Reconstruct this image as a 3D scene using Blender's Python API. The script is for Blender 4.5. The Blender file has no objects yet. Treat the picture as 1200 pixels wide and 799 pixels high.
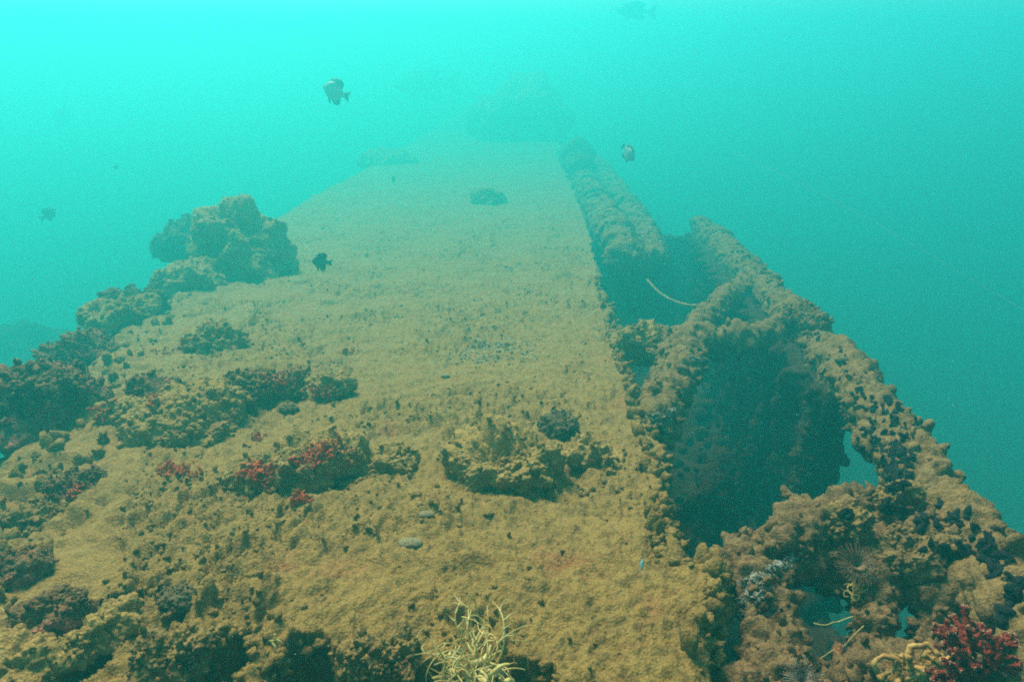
import bpy, bmesh, math, random
import numpy as np
from mathutils import Vector, Matrix
from mathutils.bvhtree import BVHTree

sc = bpy.context.scene
col = sc.collection
R = math.radians
rng = np.random.default_rng(7)
random.seed(7)

# ------------------------------------------------------------------ camera
PW, PH, FPX = 1200.0, 799.0, 850.0
PITCH = R(22.1)
CAM = np.array([0.0, 0.0, 1.5])
cd = bpy.data.cameras.new('camera')
cam = bpy.data.objects.new('camera', cd)
col.objects.link(cam)
cam.location = CAM
cam.rotation_euler = (math.pi / 2 - PITCH, 0, 0)
cd.sensor_width = 36.0
cd.lens = FPX / PW * 36.0
cd.clip_start = 0.05
cd.clip_end = 500.0
sc.camera = cam

# ------------------------------------------------------------------ sky, sun, exposure
SUN_EL, SUN_AZ = R(56), R(-30)          # azimuth from +Y, negative = to the left
w = bpy.data.worlds.new('World')
sc.world = w
w.use_nodes = True
nt = w.node_tree
bg = nt.nodes['Background']
sky = nt.nodes.new('ShaderNodeTexSky')
sky.sky_type = 'NISHITA'
sky.sun_disc = False
sky.sun_elevation = SUN_EL
sky.sun_rotation = SUN_AZ
nt.links.new(sky.outputs[0], bg.inputs[0])
bg.inputs[1].default_value = 0.09
sl = bpy.data.lights.new('sun', 'SUN')
sl.energy = 4.8
sl.angle = R(20)
sl.color = (1.0, 0.92, 0.78)
sun = bpy.data.objects.new('sun', sl)
col.objects.link(sun)
sdir = Vector((math.sin(SUN_AZ) * math.cos(SUN_EL), math.cos(SUN_AZ) * math.cos(SUN_EL), math.sin(SUN_EL)))
sun.rotation_euler = sdir.to_track_quat('Z', 'Y').to_euler()
sun.location = sdir * 40
sc.view_settings.view_transform = 'Standard'
sc.view_settings.look = 'None'
sc.view_settings.gamma = 1.0
sc.view_settings.exposure = 0.97
sc.render.engine = 'CYCLES'
sc.cycles.volume_bounces = 1
sc.cycles.max_bounces = 5
sc.cycles.diffuse_bounces = 2
sc.cycles.use_denoising = False
sc.cycles.filter_width = 2.0
HAZE_DENSITY = 0.070
HAZE_COLOR = (0.068, 0.85, 0.785)
HAZE_G = 0.6

# ------------------------------------------------------------------ pixel -> point of the place
def ray(px, py):
    u = (px - PW / 2) / FPX
    v = (py - PH / 2) / FPX
    c, s = math.cos(PITCH), math.sin(PITCH)
    return np.array([u, c - v * s, -s - v * c])
# the plating sinks away from the camera: its height along the hull
def _profile():
    rows = []
    for y in np.linspace(900, 96, 120):
        d = ray(600, y); t_ = -CAM[2] / d[2]
        m = 1 + 2.2 * (1 - math.exp(-(max(0, t_ - 2) / 5.5) ** 1.5))
        rows.append((d[1] * t_ * m, CAM[2] + d[2] * t_ * m))
    return np.array(rows)
PROF = _profile()
def zd(Y): return np.interp(Y, PROF[:, 0], PROF[:, 1])
def at(px, py, z=0.0):
    d = ray(px, py)
    lo, hi = .3, 110.0
    for _ in range(50):
        t_ = (lo + hi) / 2
        if CAM[2] + d[2] * t_ - zd(d[1] * t_) - z > 0: lo = t_
        else: hi = t_
    return CAM + d * lo
def size_at(px, py):                        # how much larger things are where the plating has sunk
    d = ray(px, py)
    return float(np.clip((at(px, py) - CAM)[1] / d[1] / (-CAM[2] / d[2]), 1, 3.2)) if d[2] < -.03 else 3.1
def on_hull(x, y, z):
    """a point given by its place over a level plating, moved onto the sinking one"""
    c, s = math.cos(PITCH), math.sin(PITCH)
    f = y * c + 1.5 * s; px = PW / 2 + FPX * x / f; py = PH / 2 + FPX * (1.5 * c - y * s) / f
    q = at(px, py); return np.array([q[0], q[1], q[2] + z * size_at(px, py)])
def att(px, py, t):
    return CAM + ray(px, py) * t

# ------------------------------------------------------------------ noise
def _h(ix, iy, iz, seed):
    h = (ix.astype(np.uint32) * np.uint32(374761393) + iy.astype(np.uint32) * np.uint32(668265263)
         + iz.astype(np.uint32) * np.uint32(2147483647) + np.uint32(seed * 1274126177 & 0xffffffff))
    h = (h ^ (h >> np.uint32(13))) * np.uint32(1274126177)
    h = (h ^ (h >> np.uint32(15))) * np.uint32(2246822519)
    return h ^ (h >> np.uint32(16))
GRAD = np.array([[1,1,0],[-1,1,0],[1,-1,0],[-1,-1,0],[1,0,1],[-1,0,1],[1,0,-1],[-1,0,-1],
                 [0,1,1],[0,-1,1],[0,1,-1],[0,-1,-1],[1,1,0],[-1,1,0],[0,-1,1],[0,-1,-1]], float)
def perlin(P, seed=0):
    P = np.asarray(P, float)
    I = np.floor(P).astype(np.int64)
    F = P - I
    U = F * F * F * (F * (F * 6 - 15) + 10)
    out = np.zeros(len(P))
    for dx in (0, 1):
        wx = U[:, 0] if dx else 1 - U[:, 0]
        for dy in (0, 1):
            wy = U[:, 1] if dy else 1 - U[:, 1]
            for dz in (0, 1):
                wz = U[:, 2] if dz else 1 - U[:, 2]
                g = GRAD[_h(I[:, 0] + dx, I[:, 1] + dy, I[:, 2] + dz, seed) & np.uint32(15)]
                d = g[:, 0] * (F[:, 0] - dx) + g[:, 1] * (F[:, 1] - dy) + g[:, 2] * (F[:, 2] - dz)
                out += wx * wy * wz * d
    return out
def fbm(P, octv=4, seed=0, gain=0.5):
    a, s, o = 1.0, 1.0, 0.0
    for i in range(octv):
        o = o + a * perlin(P * s + 17.3 * i, seed + i)
        a *= gain; s *= 2.03
    return o
def worley(P, seed=0):
    P = np.asarray(P, float)
    I = np.floor(P).astype(np.int64)
    best = np.full(len(P), 9.0)
    for dx in (-1, 0, 1):
        for dy in (-1, 0, 1):
            for dz in (-1, 0, 1):
                J = I + np.array([dx, dy, dz])
                h = _h(J[:, 0], J[:, 1], J[:, 2], seed)
                q = J + np.stack([(h & np.uint32(1023)) / 1023.0, ((h >> np.uint32(10)) & np.uint32(1023)) / 1023.0,
                                  ((h >> np.uint32(20)) & np.uint32(1023)) / 1023.0], 1)
                best = np.minimum(best, ((P - q) ** 2).sum(1))
    return np.sqrt(best)
def knob(P, seed=0):                       # rounded bumps, 0..1
    return np.clip(1 - worley(P, seed) ** 2 * 1.3, 0, 1)
def sstep(a, b, x):
    t = np.clip((x - a) / (b - a), 0, 1)
    return t * t * (3 - 2 * t)
def crust(P, s, seed=0):                   # growth of typical size s
    return s * (0.55 * fbm(P / s * 0.6, 3, seed) + 0.50 * (knob(P / s * 1.3, seed + 5) - .4)
                + 0.26 * (knob(P / s * 3.6, seed + 9) - .4) + 0.10 * fbm(P / s * 9.0, 2, seed + 3))

# ------------------------------------------------------------------ mesh helpers
def mesh_data(name, V, F, mat=None, smooth=True):
    """V: n x 3, F: list of int arrays (m x 3 or m x 4)."""
    V = np.asarray(V, np.float32)
    Fs = F if isinstance(F, list) else [F]
    Fs = [np.asarray(f, np.int32) for f in Fs if len(f)]
    me = bpy.data.meshes.new(name)
    me.vertices.add(len(V))
    me.vertices.foreach_set('co', V.ravel())
    loops = np.concatenate([f.ravel() for f in Fs])
    tot = np.concatenate([np.full(len(f), f.shape[1], np.int32) for f in Fs])
    start = np.concatenate([[0], np.cumsum(tot)[:-1]]).astype(np.int32)
    me.loops.add(len(loops))
    me.loops.foreach_set('vertex_index', loops)
    me.polygons.add(len(tot))
    me.polygons.foreach_set('loop_start', start)
    me.polygons.foreach_set('loop_total', tot)
    me.polygons.foreach_set('use_smooth', np.full(len(tot), smooth))
    me.update(calc_edges=True)
    me.validate()
    if mat: me.materials.append(mat)
    return me
SOLID = []
def wloc(o):
    p = np.zeros(3)
    while o is not None:
        p = p + np.array(o.location); o = o.parent
    return p
def obj(name, VF, mat, parent=None, loc=None, solid=False, smooth=True):
    """One mesh object from world-space vertices; its origin sits at loc (default: the parent's origin)."""
    V, F = VF
    V = np.asarray(V, float)
    if solid: SOLID.append((V, F))
    base = wloc(parent) if parent else np.zeros(3)
    if loc is None:
        loc = base if parent else np.array([V[:, 0].mean(), V[:, 1].mean(), V[:, 2].min()])
    loc = np.asarray(loc, float)
    o = bpy.data.objects.new(name, mesh_data(name, V - loc, F, mat, smooth))
    col.objects.link(o)
    o.parent = parent
    o.location = loc - base
    return o
def tag(o, label, cat, group=None, kind='thing'):
    o['label'] = label; o['category'] = cat; o['kind'] = kind
    if group: o['group'] = group
    return o
def thing(name, loc, label, cat, group=None):
    o = bpy.data.objects.new(name, None)
    o.empty_display_size = .1
    col.objects.link(o)
    o.location = loc
    return tag(o, label, cat, group)
def join(parts):
    Vs, Fs, n = [], [], 0
    for V, F in parts:
        Vs.append(V)
        for f in (F if isinstance(F, list) else [F]):
            if len(f): Fs.append(np.asarray(f) + n)
        n += len(V)
    q = [f for f in Fs if f.shape[1] == 4]; t = [f for f in Fs if f.shape[1] == 3]
    out = []
    if q: out.append(np.concatenate(q))
    if t: out.append(np.concatenate(t))
    return np.concatenate(Vs), out
def grid_faces(nr, nc, wrap=False):
    r = np.arange(nr - 1)[:, None]; c = np.arange(nc if wrap else nc - 1)[None, :]
    c2 = (c + 1) % nc
    a = r * nc + c; b = r * nc + c2; d = (r + 1) * nc + c; e = (r + 1) * nc + c2
    return np.stack([a, b, e, d], -1).reshape(-1, 4)
def grid_normals(G):
    du = np.gradient(G, axis=1); dv = np.gradient(G, axis=0)
    n = np.cross(du, dv)
    return n / (np.linalg.norm(n, axis=2, keepdims=True) + 1e-9)
_ico = {}
def ico(n):
    if n not in _ico:
        bm = bmesh.new()
        bmesh.ops.create_icosphere(bm, subdivisions=n, radius=1.0)
        V = np.array([v.co[:] for v in bm.verts]); F = np.array([[v.index for v in f.verts] for f in bm.faces])
        bm.free(); _ico[n] = (V, F)
    return _ico[n]
def catmull(pts, step):
    P = np.asarray(pts, float)
    P = np.vstack([2 * P[0] - P[1], P, 2 * P[-1] - P[-2]])
    out = []
    for i in range(1, len(P) - 2):
        n = max(2, int(np.linalg.norm(P[i + 1, :3] - P[i, :3]) / step))
        t = np.linspace(0, 1, n, endpoint=False)[:, None]
        a, b, c, d = P[i - 1], P[i], P[i + 1], P[i + 2]
        out.append(.5 * (2 * b + (c - a) * t + (2 * a - 5 * b + 4 * c - d) * t ** 2 + (3 * b - a - 3 * c + d) * t ** 3))
    out.append(P[-2][None])
    return np.concatenate(out)
def frames(C):
    T = np.gradient(C, axis=0); T /= np.linalg.norm(T, axis=1, keepdims=True) + 1e-9
    n = np.cross(T[0], [0, 0, 1.0])
    if np.linalg.norm(n) < .1: n = np.cross(T[0], [1.0, 0, 0])
    N = np.zeros_like(T)
    for i in range(len(T)):
        n = n - T[i] * n.dot(T[i]); n /= np.linalg.norm(n) + 1e-9
        N[i] = n
    return T, N, np.cross(T, N)
def fine_crust(P, seed=0):
    return .013 * (knob(P * 21, seed) - .4) + .008 * (knob(P * 52, seed + 1) - .4) + .005 * fbm(P * 80, 2, seed + 2)
def tube(pts, r, nseg=8, step=.02, amp=0.0, s=None, seed=0, squash=1.0):
    """pts n x 3 (or n x 4 with a radius factor); closed round ends; amp > 0 grows crust on it."""
    P = np.asarray(pts, float)
    if P.shape[1] == 3: P = np.hstack([P, np.ones((len(P), 1))])
    C = catmull(P, step)
    rr = C[:, 3] * r; C = C[:, :3]
    k = max(2, int(r / step)) if amp else 2
    T, N, B = frames(C)
    th = np.linspace(0, math.pi / 2, k + 1)[:-1]
    pre = [(C[0] - T[0] * rr[0] * math.cos(a) * .8, rr[0] * math.sin(a)) for a in th]
    post = [(C[-1] + T[-1] * rr[-1] * math.cos(a) * .8, rr[-1] * math.sin(a)) for a in th[::-1]]
    C2 = np.vstack([[p for p, _ in pre], C, [p for p, _ in post]])
    r2 = np.concatenate([[max(q, 1e-4) for _, q in pre], rr, [max(q, 1e-4) for _, q in post]])
    N2 = np.vstack([np.repeat(N[:1], k, 0), N, np.repeat(N[-1:], k, 0)])
    B2 = np.vstack([np.repeat(B[:1], k, 0), B, np.repeat(B[-1:], k, 0)])
    a = np.linspace(0, 2 * math.pi, nseg, endpoint=False)
    D = N2[:, None] * np.cos(a)[None, :, None] + B2[:, None] * np.sin(a)[None, :, None] * squash
    G = C2[:, None] + D * r2[:, None, None]
    V = G.reshape(-1, 3)
    if amp:
        s = s or r
        nn = D.copy()
        nn[:k] -= T[0] * np.cos(th)[:, None, None]; nn[-k:] += T[-1] * np.cos(th[::-1])[:, None, None]
        nn /= np.linalg.norm(nn, axis=2, keepdims=True) + 1e-9
        V = V + nn.reshape(-1, 3) * (amp * crust(V, s, seed) + (fine_crust(V, seed + 20) if r > .03 else 0))[:, None]
    return V, grid_faces(len(C2), nseg, True)
def onb(n):
    n = np.asarray(n, float); n = n / np.linalg.norm(n)
    a = np.cross(n, [0, 0, 1.0])
    if np.linalg.norm(a) < .1: a = np.cross(n, [1.0, 0, 0])
    a /= np.linalg.norm(a)
    return a, np.cross(n, a), n
def blob(c, n, r, h, sub=2, seed=0, amp=.35):
    U, F = ico(sub)
    a, b, n = onb(n)
    d = 1 + amp * perlin(U * 1.7 + rng.uniform(-40, 40, 3), seed)
    L = U * d[:, None] * [r, r, h]
    return np.asarray(c) + L[:, :1] * a + L[:, 1:2] * b + L[:, 2:] * n, F
def vnormals(V, F):
    n = np.zeros_like(V)
    for f in (F if isinstance(F, list) else [F]):
        fn = np.cross(V[f[:, 1]] - V[f[:, 0]], V[f[:, 2]] - V[f[:, 0]])
        for k in range(f.shape[1]): np.add.at(n, f[:, k], fn)
    return n / (np.linalg.norm(n, axis=1, keepdims=True) + 1e-12)
def sprout(VF, n, rmin, rmax, mask=None, elong=1.0, weight=None, up=.35):
    """knobs, stubs and short fingers growing out of a surface"""
    V, F = VF
    idx = np.arange(len(V)) if mask is None else np.where(mask)[0]
    p = None
    if weight is not None:
        p = weight(V[idx]) ** 2 + .03; p = p / p.sum()
    cl = fbm(V[idx] * 6 + 3.3, 2, 77)
    if p is None:
        p = sstep(-.25, .25, cl) + .08; p = p / p.sum()
    pick = rng.choice(idx, n, p=p)
    nn = vnormals(V, F)
    flip = 1.0 if VF_out(V, nn) else -1.0
    out = []
    for i in pick:
        d = nn[i] * flip + rng.normal(0, .35, 3) + [0, 0, up]
        r = rmin + (rmax - rmin) * rng.random() ** 2.2
        h = r * rng.uniform(.7, 1.0 + 1.4 * elong)
        out.append(blob(V[i] + d / np.linalg.norm(d) * h * .35, d, r, h, 2 if r > .008 else 1, 1, .8))
    return join(out)
def VF_out(V, nn):
    c = V.mean(0)
    k = rng.integers(0, len(V), 400)
    return ((V[k] - c) * nn[k]).sum() > 0
def lump(c, rad, sub=6, seed=0, amp=.55, s=None, rot=0.0, flat=0.25, fine=1.0):
    """An overgrown lump standing on c: half-buried, knobbly at several scales."""
    U, F = ico(sub)
    rad = np.asarray(rad, float)
    V = U * rad
    Rm = rad.mean()
    s = s or Rm * .7
    off = rng.uniform(-50, 50, 3)
    n = U / rad; n /= np.linalg.norm(n, axis=1, keepdims=True)
    big = Rm * amp * .62 * fbm(V / Rm * 1.0 + off, 3, seed)
    d = big + amp * crust(V + off, s, seed + 1) * .55 + amp * Rm * .22 * (knob((V + off) / Rm * 3.1, seed + 7) - .4) + fine * (1.5 * fine_crust(V + off, seed + 2))
    V = V + n * d[:, None]
    low = V[:, 2] < -flat * rad[2]
    V[low, 2] = -flat * rad[2] + (V[low, 2] + flat * rad[2]) * .25
    cz, sz = math.cos(rot), math.sin(rot)
    V = np.stack([V[:, 0] * cz - V[:, 1] * sz, V[:, 0] * sz + V[:, 1] * cz, V[:, 2]], 1)
    return V + np.asarray(c, float), F

# ------------------------------------------------------------------ materials
def nodes(name):
    m = bpy.data.materials.new(name); m.use_nodes = True
    t = m.node_tree
    return m, t, t.nodes['Principled BSDF']
def N(t, kind, **kw):
    n = t.nodes.new(kind)
    for k, v in kw.items():
        if k in n.inputs: n.inputs[k].default_value = v
        else: setattr(n, k, v)
    return n
def mixc(t, fac, a, b, blend='MIX'):
    n = t.nodes.new('ShaderNodeMix'); n.data_type = 'RGBA'; n.blend_type = blend
    for sock, v in ((n.inputs[0], fac), (n.inputs[6], a), (n.inputs[7], b)):
        if hasattr(v, 'is_output'): t.links.new(v, sock)
        elif isinstance(v, (int, float)): sock.default_value = v
        else: sock.default_value = (*v, 1)
    return n.outputs[2]
def ramp(t, src, lo, hi, a=0.0, b=1.0):
    n = t.nodes.new('ShaderNodeMapRange'); n.interpolation_type = 'SMOOTHSTEP'
    t.links.new(src, n.inputs[0])
    n.inputs[1].default_value = lo; n.inputs[2].default_value = hi; n.inputs[3].default_value = a; n.inputs[4].default_value = b
    return n.outputs[0]
def mul(t, a, b):
    n = t.nodes.new('ShaderNodeMath'); n.operation = 'MULTIPLY'
    for s_, v in ((n.inputs[0], a), (n.inputs[1], b)):
        if hasattr(v, 'is_output'): t.links.new(v, s_)
        else: s_.default_value = v
    return n.outputs[0]
def crust_mat(name, base, dark, silt, siltamt=.8, accent=None, acc=(.60, .70), accscale=7.0, bump=.8, k=1.0, dim=True):
    base, dark, silt = ([q * f for q, f in zip(c_, (.60, .565, .53))] for c_ in (base, dark, silt)) if dim else (base, dark, silt)
    m, t, p = nodes(name)
    tc = t.nodes.new('ShaderNodeTexCoord').outputs['Object']
    def noise(scale, det=4.0, rough=.6):
        n = N(t, 'ShaderNodeTexNoise'); n.inputs['Scale'].default_value = scale * k
        n.inputs['Detail'].default_value = det; n.inputs['Roughness'].default_value = rough
        t.links.new(tc, n.inputs['Vector']); return n.outputs[0]
    n1, n2, n3 = noise(5), noise(24), noise(140, 3, .7)
    c = mixc(t, ramp(t, n1, .40, .62), base, dark)
    c = mixc(t, ramp(t, n2, .50, .66, 0, .75), c, dark)
    geo = t.nodes.new('ShaderNodeNewGeometry')
    sx = t.nodes.new('ShaderNodeSeparateXYZ'); t.links.new(geo.outputs['True Normal'], sx.inputs[0])
    up = ramp(t, sx.outputs[2], -.35, .60)
    c = mixc(t, mul(t, mul(t, up, siltamt), ramp(t, n2, .66, .42, .25, 1.0)), c, silt)
    if accent is not None:
        a = mul(t, ramp(t, noise(accscale, 5, .65), acc[0], acc[1]), ramp(t, n3, .40, .55, .2, 1.0))
        c = mixc(t, a, c, accent)
    c = mixc(t, 1.0, c, mixc(t, ramp(t, n3, .30, .70), (.62, .60, .58), (1.25, 1.25, 1.25)), 'MULTIPLY')
    t.links.new(c, p.inputs['Base Color'])
    p.inputs['Roughness'].default_value = .95
    p.inputs['Specular IOR Level'].default_value = .15
    v = N(t, 'ShaderNodeTexVoronoi'); v.inputs['Scale'].default_value = 110 * k; t.links.new(tc, v.inputs['Vector'])
    hgt = N(t, 'ShaderNodeMath', operation='ADD'); t.links.new(noise(210, 4, .7), hgt.inputs[0]); t.links.new(v.outputs['Distance'], hgt.inputs[1])
    b = N(t, 'ShaderNodeBump'); b.inputs['Strength'].default_value = bump; b.inputs['Distance'].default_value = .006 / k
    t.links.new(hgt.outputs[0], b.inputs['Height']); t.links.new(b.outputs[0], p.inputs['Normal'])
    return m
def soft_mat(name, a, b, scale=40, rough=.6, spec=.3, bump=.3, thin=0.0):
    m, t, p = nodes(name)
    tc = t.nodes.new('ShaderNodeTexCoord').outputs['Object']
    n = N(t, 'ShaderNodeTexNoise'); n.inputs['Scale'].default_value = scale; n.inputs['Detail'].default_value = 4
    t.links.new(tc, n.inputs['Vector'])
    t.links.new(mixc(t, ramp(t, n.outputs[0], .38, .62), a, b), p.inputs['Base Color'])
    p.inputs['Roughness'].default_value = rough
    p.inputs['Specular IOR Level'].default_value = spec
    if thin:
        p.inputs['Subsurface Weight'].default_value = thin
        p.inputs['Subsurface Radius'].default_value = (.02, .012, .008)
    bp = N(t, 'ShaderNodeBump'); bp.inputs['Strength'].default_value = bump; bp.inputs['Distance'].default_value = .004
    t.links.new(n.outputs[0], bp.inputs['Height']); t.links.new(bp.outputs[0], p.inputs['Normal'])
    return m

M_deck = crust_mat('silted hull crust', (.36, .225, .060), (.19, .12, .035), (.42, .27, .072), .85, accent=(.27, .11, .035), acc=(.60, .74), accscale=3.0)
M_beam = crust_mat('beam crust', (.29, .17, .065), (.13, .08, .035), (.38, .245, .085), .85, accent=(.30, .10, .05), acc=(.62, .72))
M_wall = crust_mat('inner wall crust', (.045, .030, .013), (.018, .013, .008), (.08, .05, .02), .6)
M_lump = crust_mat('coral rock crust', (.44, .29, .09), (.29, .19, .06), (.52, .345, .10), 1.0, accent=(.30, .09, .04), acc=(.60, .72))
M_darkc = crust_mat('dark turf crust', (.28, .17, .062), (.13, .08, .034), (.44, .285, .088), .9, accent=(.30, .10, .04), acc=(.57, .70))
M_ruddy = crust_mat('ruddy turf crust', (.23, .115, .055), (.10, .055, .03), (.33, .205, .08), .7, accent=(.42, .13, .08), acc=(.52, .66))
M_grey = crust_mat('grey algae crust', (.17, .13, .065), (.06, .05, .03), (.28, .21, .095), .6)
M_pale = crust_mat('pale shell crust', (.27, .25, .18), (.10, .085, .055), (.36, .33, .24), .5, k=1.4, dim=False)
M_shell = crust_mat('silted shell', (.36, .31, .19), (.20, .17, .10), (.42, .34, .18), .6, k=1.4)
M_low = crust_mat('reddish frame crust', (.26, .15, .068), (.09, .055, .028), (.36, .23, .09), .75, accent=(.30, .095, .04), acc=(.58, .72))
M_red = soft_mat('red sponge', (.22, .015, .004), (.42, .065, .012), 30, .7, .2)
M_yel = soft_mat('yellow strands', (.40, .28, .07), (.55, .43, .15), 30, .6, .3, thin=.25)
M_ora = soft_mat('yellow orange sponge', (.28, .14, .03), (.40, .23, .06), 25, .65, .3)
M_rbr = soft_mat('red branch coral', (.10, .008, .003), (.19, .020, .007), 40, .7, .2)
M_tip = soft_mat('pink polyp tips', (.40, .17, .08), (.52, .32, .18), 60, .8, .2)
M_blk = soft_mat('black shell', (.004, .005, .006), (.012, .014, .015), 60, .85, .12)
M_fishd = soft_mat('dark fish skin', (.012, .014, .016), (.035, .037, .040), 30, .6, .3)
M_fishg = soft_mat('grey fish skin', (.14, .15, .15), (.36, .37, .36), 14, .5, .4)
M_eye = soft_mat('fish eye', (.01, .01, .01), (.02, .02, .02), 5, .2, .5)
M_rope = soft_mat('silted rope', (.17, .13, .06), (.23, .18, .09), 60, .9, .1)
M_line = soft_mat('fishing line', (.62, .66, .62), (.75, .78, .74), 20, .3, .5)
M_snow = soft_mat('drifting flecks', (.40, .42, .36), (.58, .58, .50), 20, .8, .2)
M_bed = crust_mat('sea bed silt', (.16, .14, .09), (.10, .09, .06), (.20, .17, .11), .8, k=.2)
M_fan = soft_mat('fan filaments', (.17, .10, .05), (.25, .155, .075), 22, .7, .2, thin=.3)
M_fanw = soft_mat('banded white filaments', (.14, .08, .05), (.46, .38, .27), 38, .7, .2, thin=.3)
M_teal = soft_mat('teal fish skin', (.10, .28, .26), (.20, .40, .36), 30, .5, .3)

# ------------------------------------------------------------------ sea bed and water haze
gx = np.linspace(-85, 85, 160)
GX, GY = np.meshgrid(gx, gx + 40)
P = np.stack([GX, GY, np.zeros_like(GX)], -1).reshape(-1, 3)
P[:, 2] = -14 + .5 * fbm(P * .15, 4, 3)
sb = obj('sea_bed', (P, grid_faces(160, 160)), M_bed)
sb['kind'] = 'structure'
mh = bpy.data.materials.new('water haze'); mh.use_nodes = True
t = mh.node_tree; t.nodes.clear()
pv = t.nodes.new('ShaderNodeVolumePrincipled'); out = t.nodes.new('ShaderNodeOutputMaterial')
pv.inputs['Color'].default_value = (*HAZE_COLOR, 1)
pv.inputs['Density'].default_value = HAZE_DENSITY
pv.inputs['Anisotropy'].default_value = HAZE_G
t.links.new(pv.outputs[0], out.inputs['Volume'])
bxv = np.array([[x, y, z] for x in (-90, 90) for y in (-50, 130) for z in (-16, 4.2)], float)
bxf = np.array([[0, 1, 3, 2], [4, 6, 7, 5], [0, 4, 5, 1], [2, 3, 7, 6], [0, 2, 6, 4], [1, 5, 7, 3]])
hz = obj('haze', (bxv, bxf), mh, loc=(0, 20, -16), smooth=False)
hz['kind'] = 'stuff'; hz['label'] = 'pale teal murky sea water filling the whole view'

# ------------------------------------------------------------------ the wreck
wreck = thing('shipwreck', (-.5, 4, -1.6), 'sunken ship hull lying crusted with silt, broken open along its side', 'shipwreck')

edgeR = [(838, 799), (826, 765), (864, 692), (852, 672), (795, 664), (785, 620), (776, 545), (752, 480), (722, 390), (703, 325), (690, 270), (672, 215), (658, 178), (650, 150), (640, 120)]
edgeL = [(-150, 840), (-120, 760), (-70, 690), (-15, 600), (50, 520), (100, 440), (185, 350), (265, 292), (370, 228), (450, 185), (510, 150), (560, 115)]
eR = sorted([tuple(at(*q)[:2][::-1]) for q in edgeR]); eL = sorted([tuple(at(*q)[:2][::-1]) for q in edgeL])
eR = np.array(eR); eL = np.array(eL)
def XR(Y): return np.interp(Y, eR[:, 0], eR[:, 1])
def XL(Y): return np.interp(Y, eL[:, 0], eL[:, 1])

pits = []                                  # front holes (x, y, rx, ry, depth, angle)
for (px, py, rx, ry, ang) in [(256, 776, .066, .11, -.3), (357, 782, .085, .085, 0), (615, 790, .085, .05, 0), (120, 722, .055, .16, -.6), (455, 790, .16, .05, 0), (98, 780, .06, .10, -.4)]:
    p = at(px, py); pits.append((p[0], p[1], rx, ry, 1.3, ang))
def pit_depth(X, Y):
    d = np.zeros_like(X)
    P = np.stack([X, Y, np.zeros_like(X)], 1)
    nz = .34 * fbm(P * 8, 2, 44) + .22 * fbm(P * 26, 3, 45)
    for (x, y, rx, ry, dep, a) in pits:
        ca, sa = math.cos(a), math.sin(a)
        u = ((X - x) * ca + (Y - y) * sa) / rx; v = (-(X - x) * sa + (Y - y) * ca) / ry
        d = np.maximum(d, dep * sstep(1.15, .80, np.sqrt(u * u + v * v) + nz))
    return d
def swell(X, Y):                           # broad low mounds of rubble on the plating
    z = np.zeros_like(X)
    for (px, py, rx, ry, h) in [(600, 470, .55, .5, .035), (480, 600, .5, .3, .03), (240, 470, .42, .5, .07), (350, 545, .34, .22, .06), (560, 360, .9, .8, .02),
                                (690, 640, .3, .3, .02), (130, 500, .3, .5, .03), (330, 430, .3, .25, .05), (400, 690, .6, .2, .02)]:
        c = at(px, py)
        z += h * np.exp(-((X - c[0]) / rx) ** 2 - ((Y - c[1]) / ry) ** 2)
    return z
def rough_at(P):
    r = sstep(-.15, .35, fbm(P * np.array([1.6, 1.1, 1]), 3, 21))
    for (px, py, rx, ry) in [(600, 480, .5, .35), (480, 600, .4, .2), (560, 370, .7, .8), (240, 480, .4, .35), (360, 545, .3, .15), (690, 560, .25, .3)]:
        c = at(px, py)
        r = np.maximum(r, np.exp(-((P[:, 0] - c[0]) / rx) ** 2 - ((P[:, 1] - c[1]) / ry) ** 2))
    return r
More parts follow.
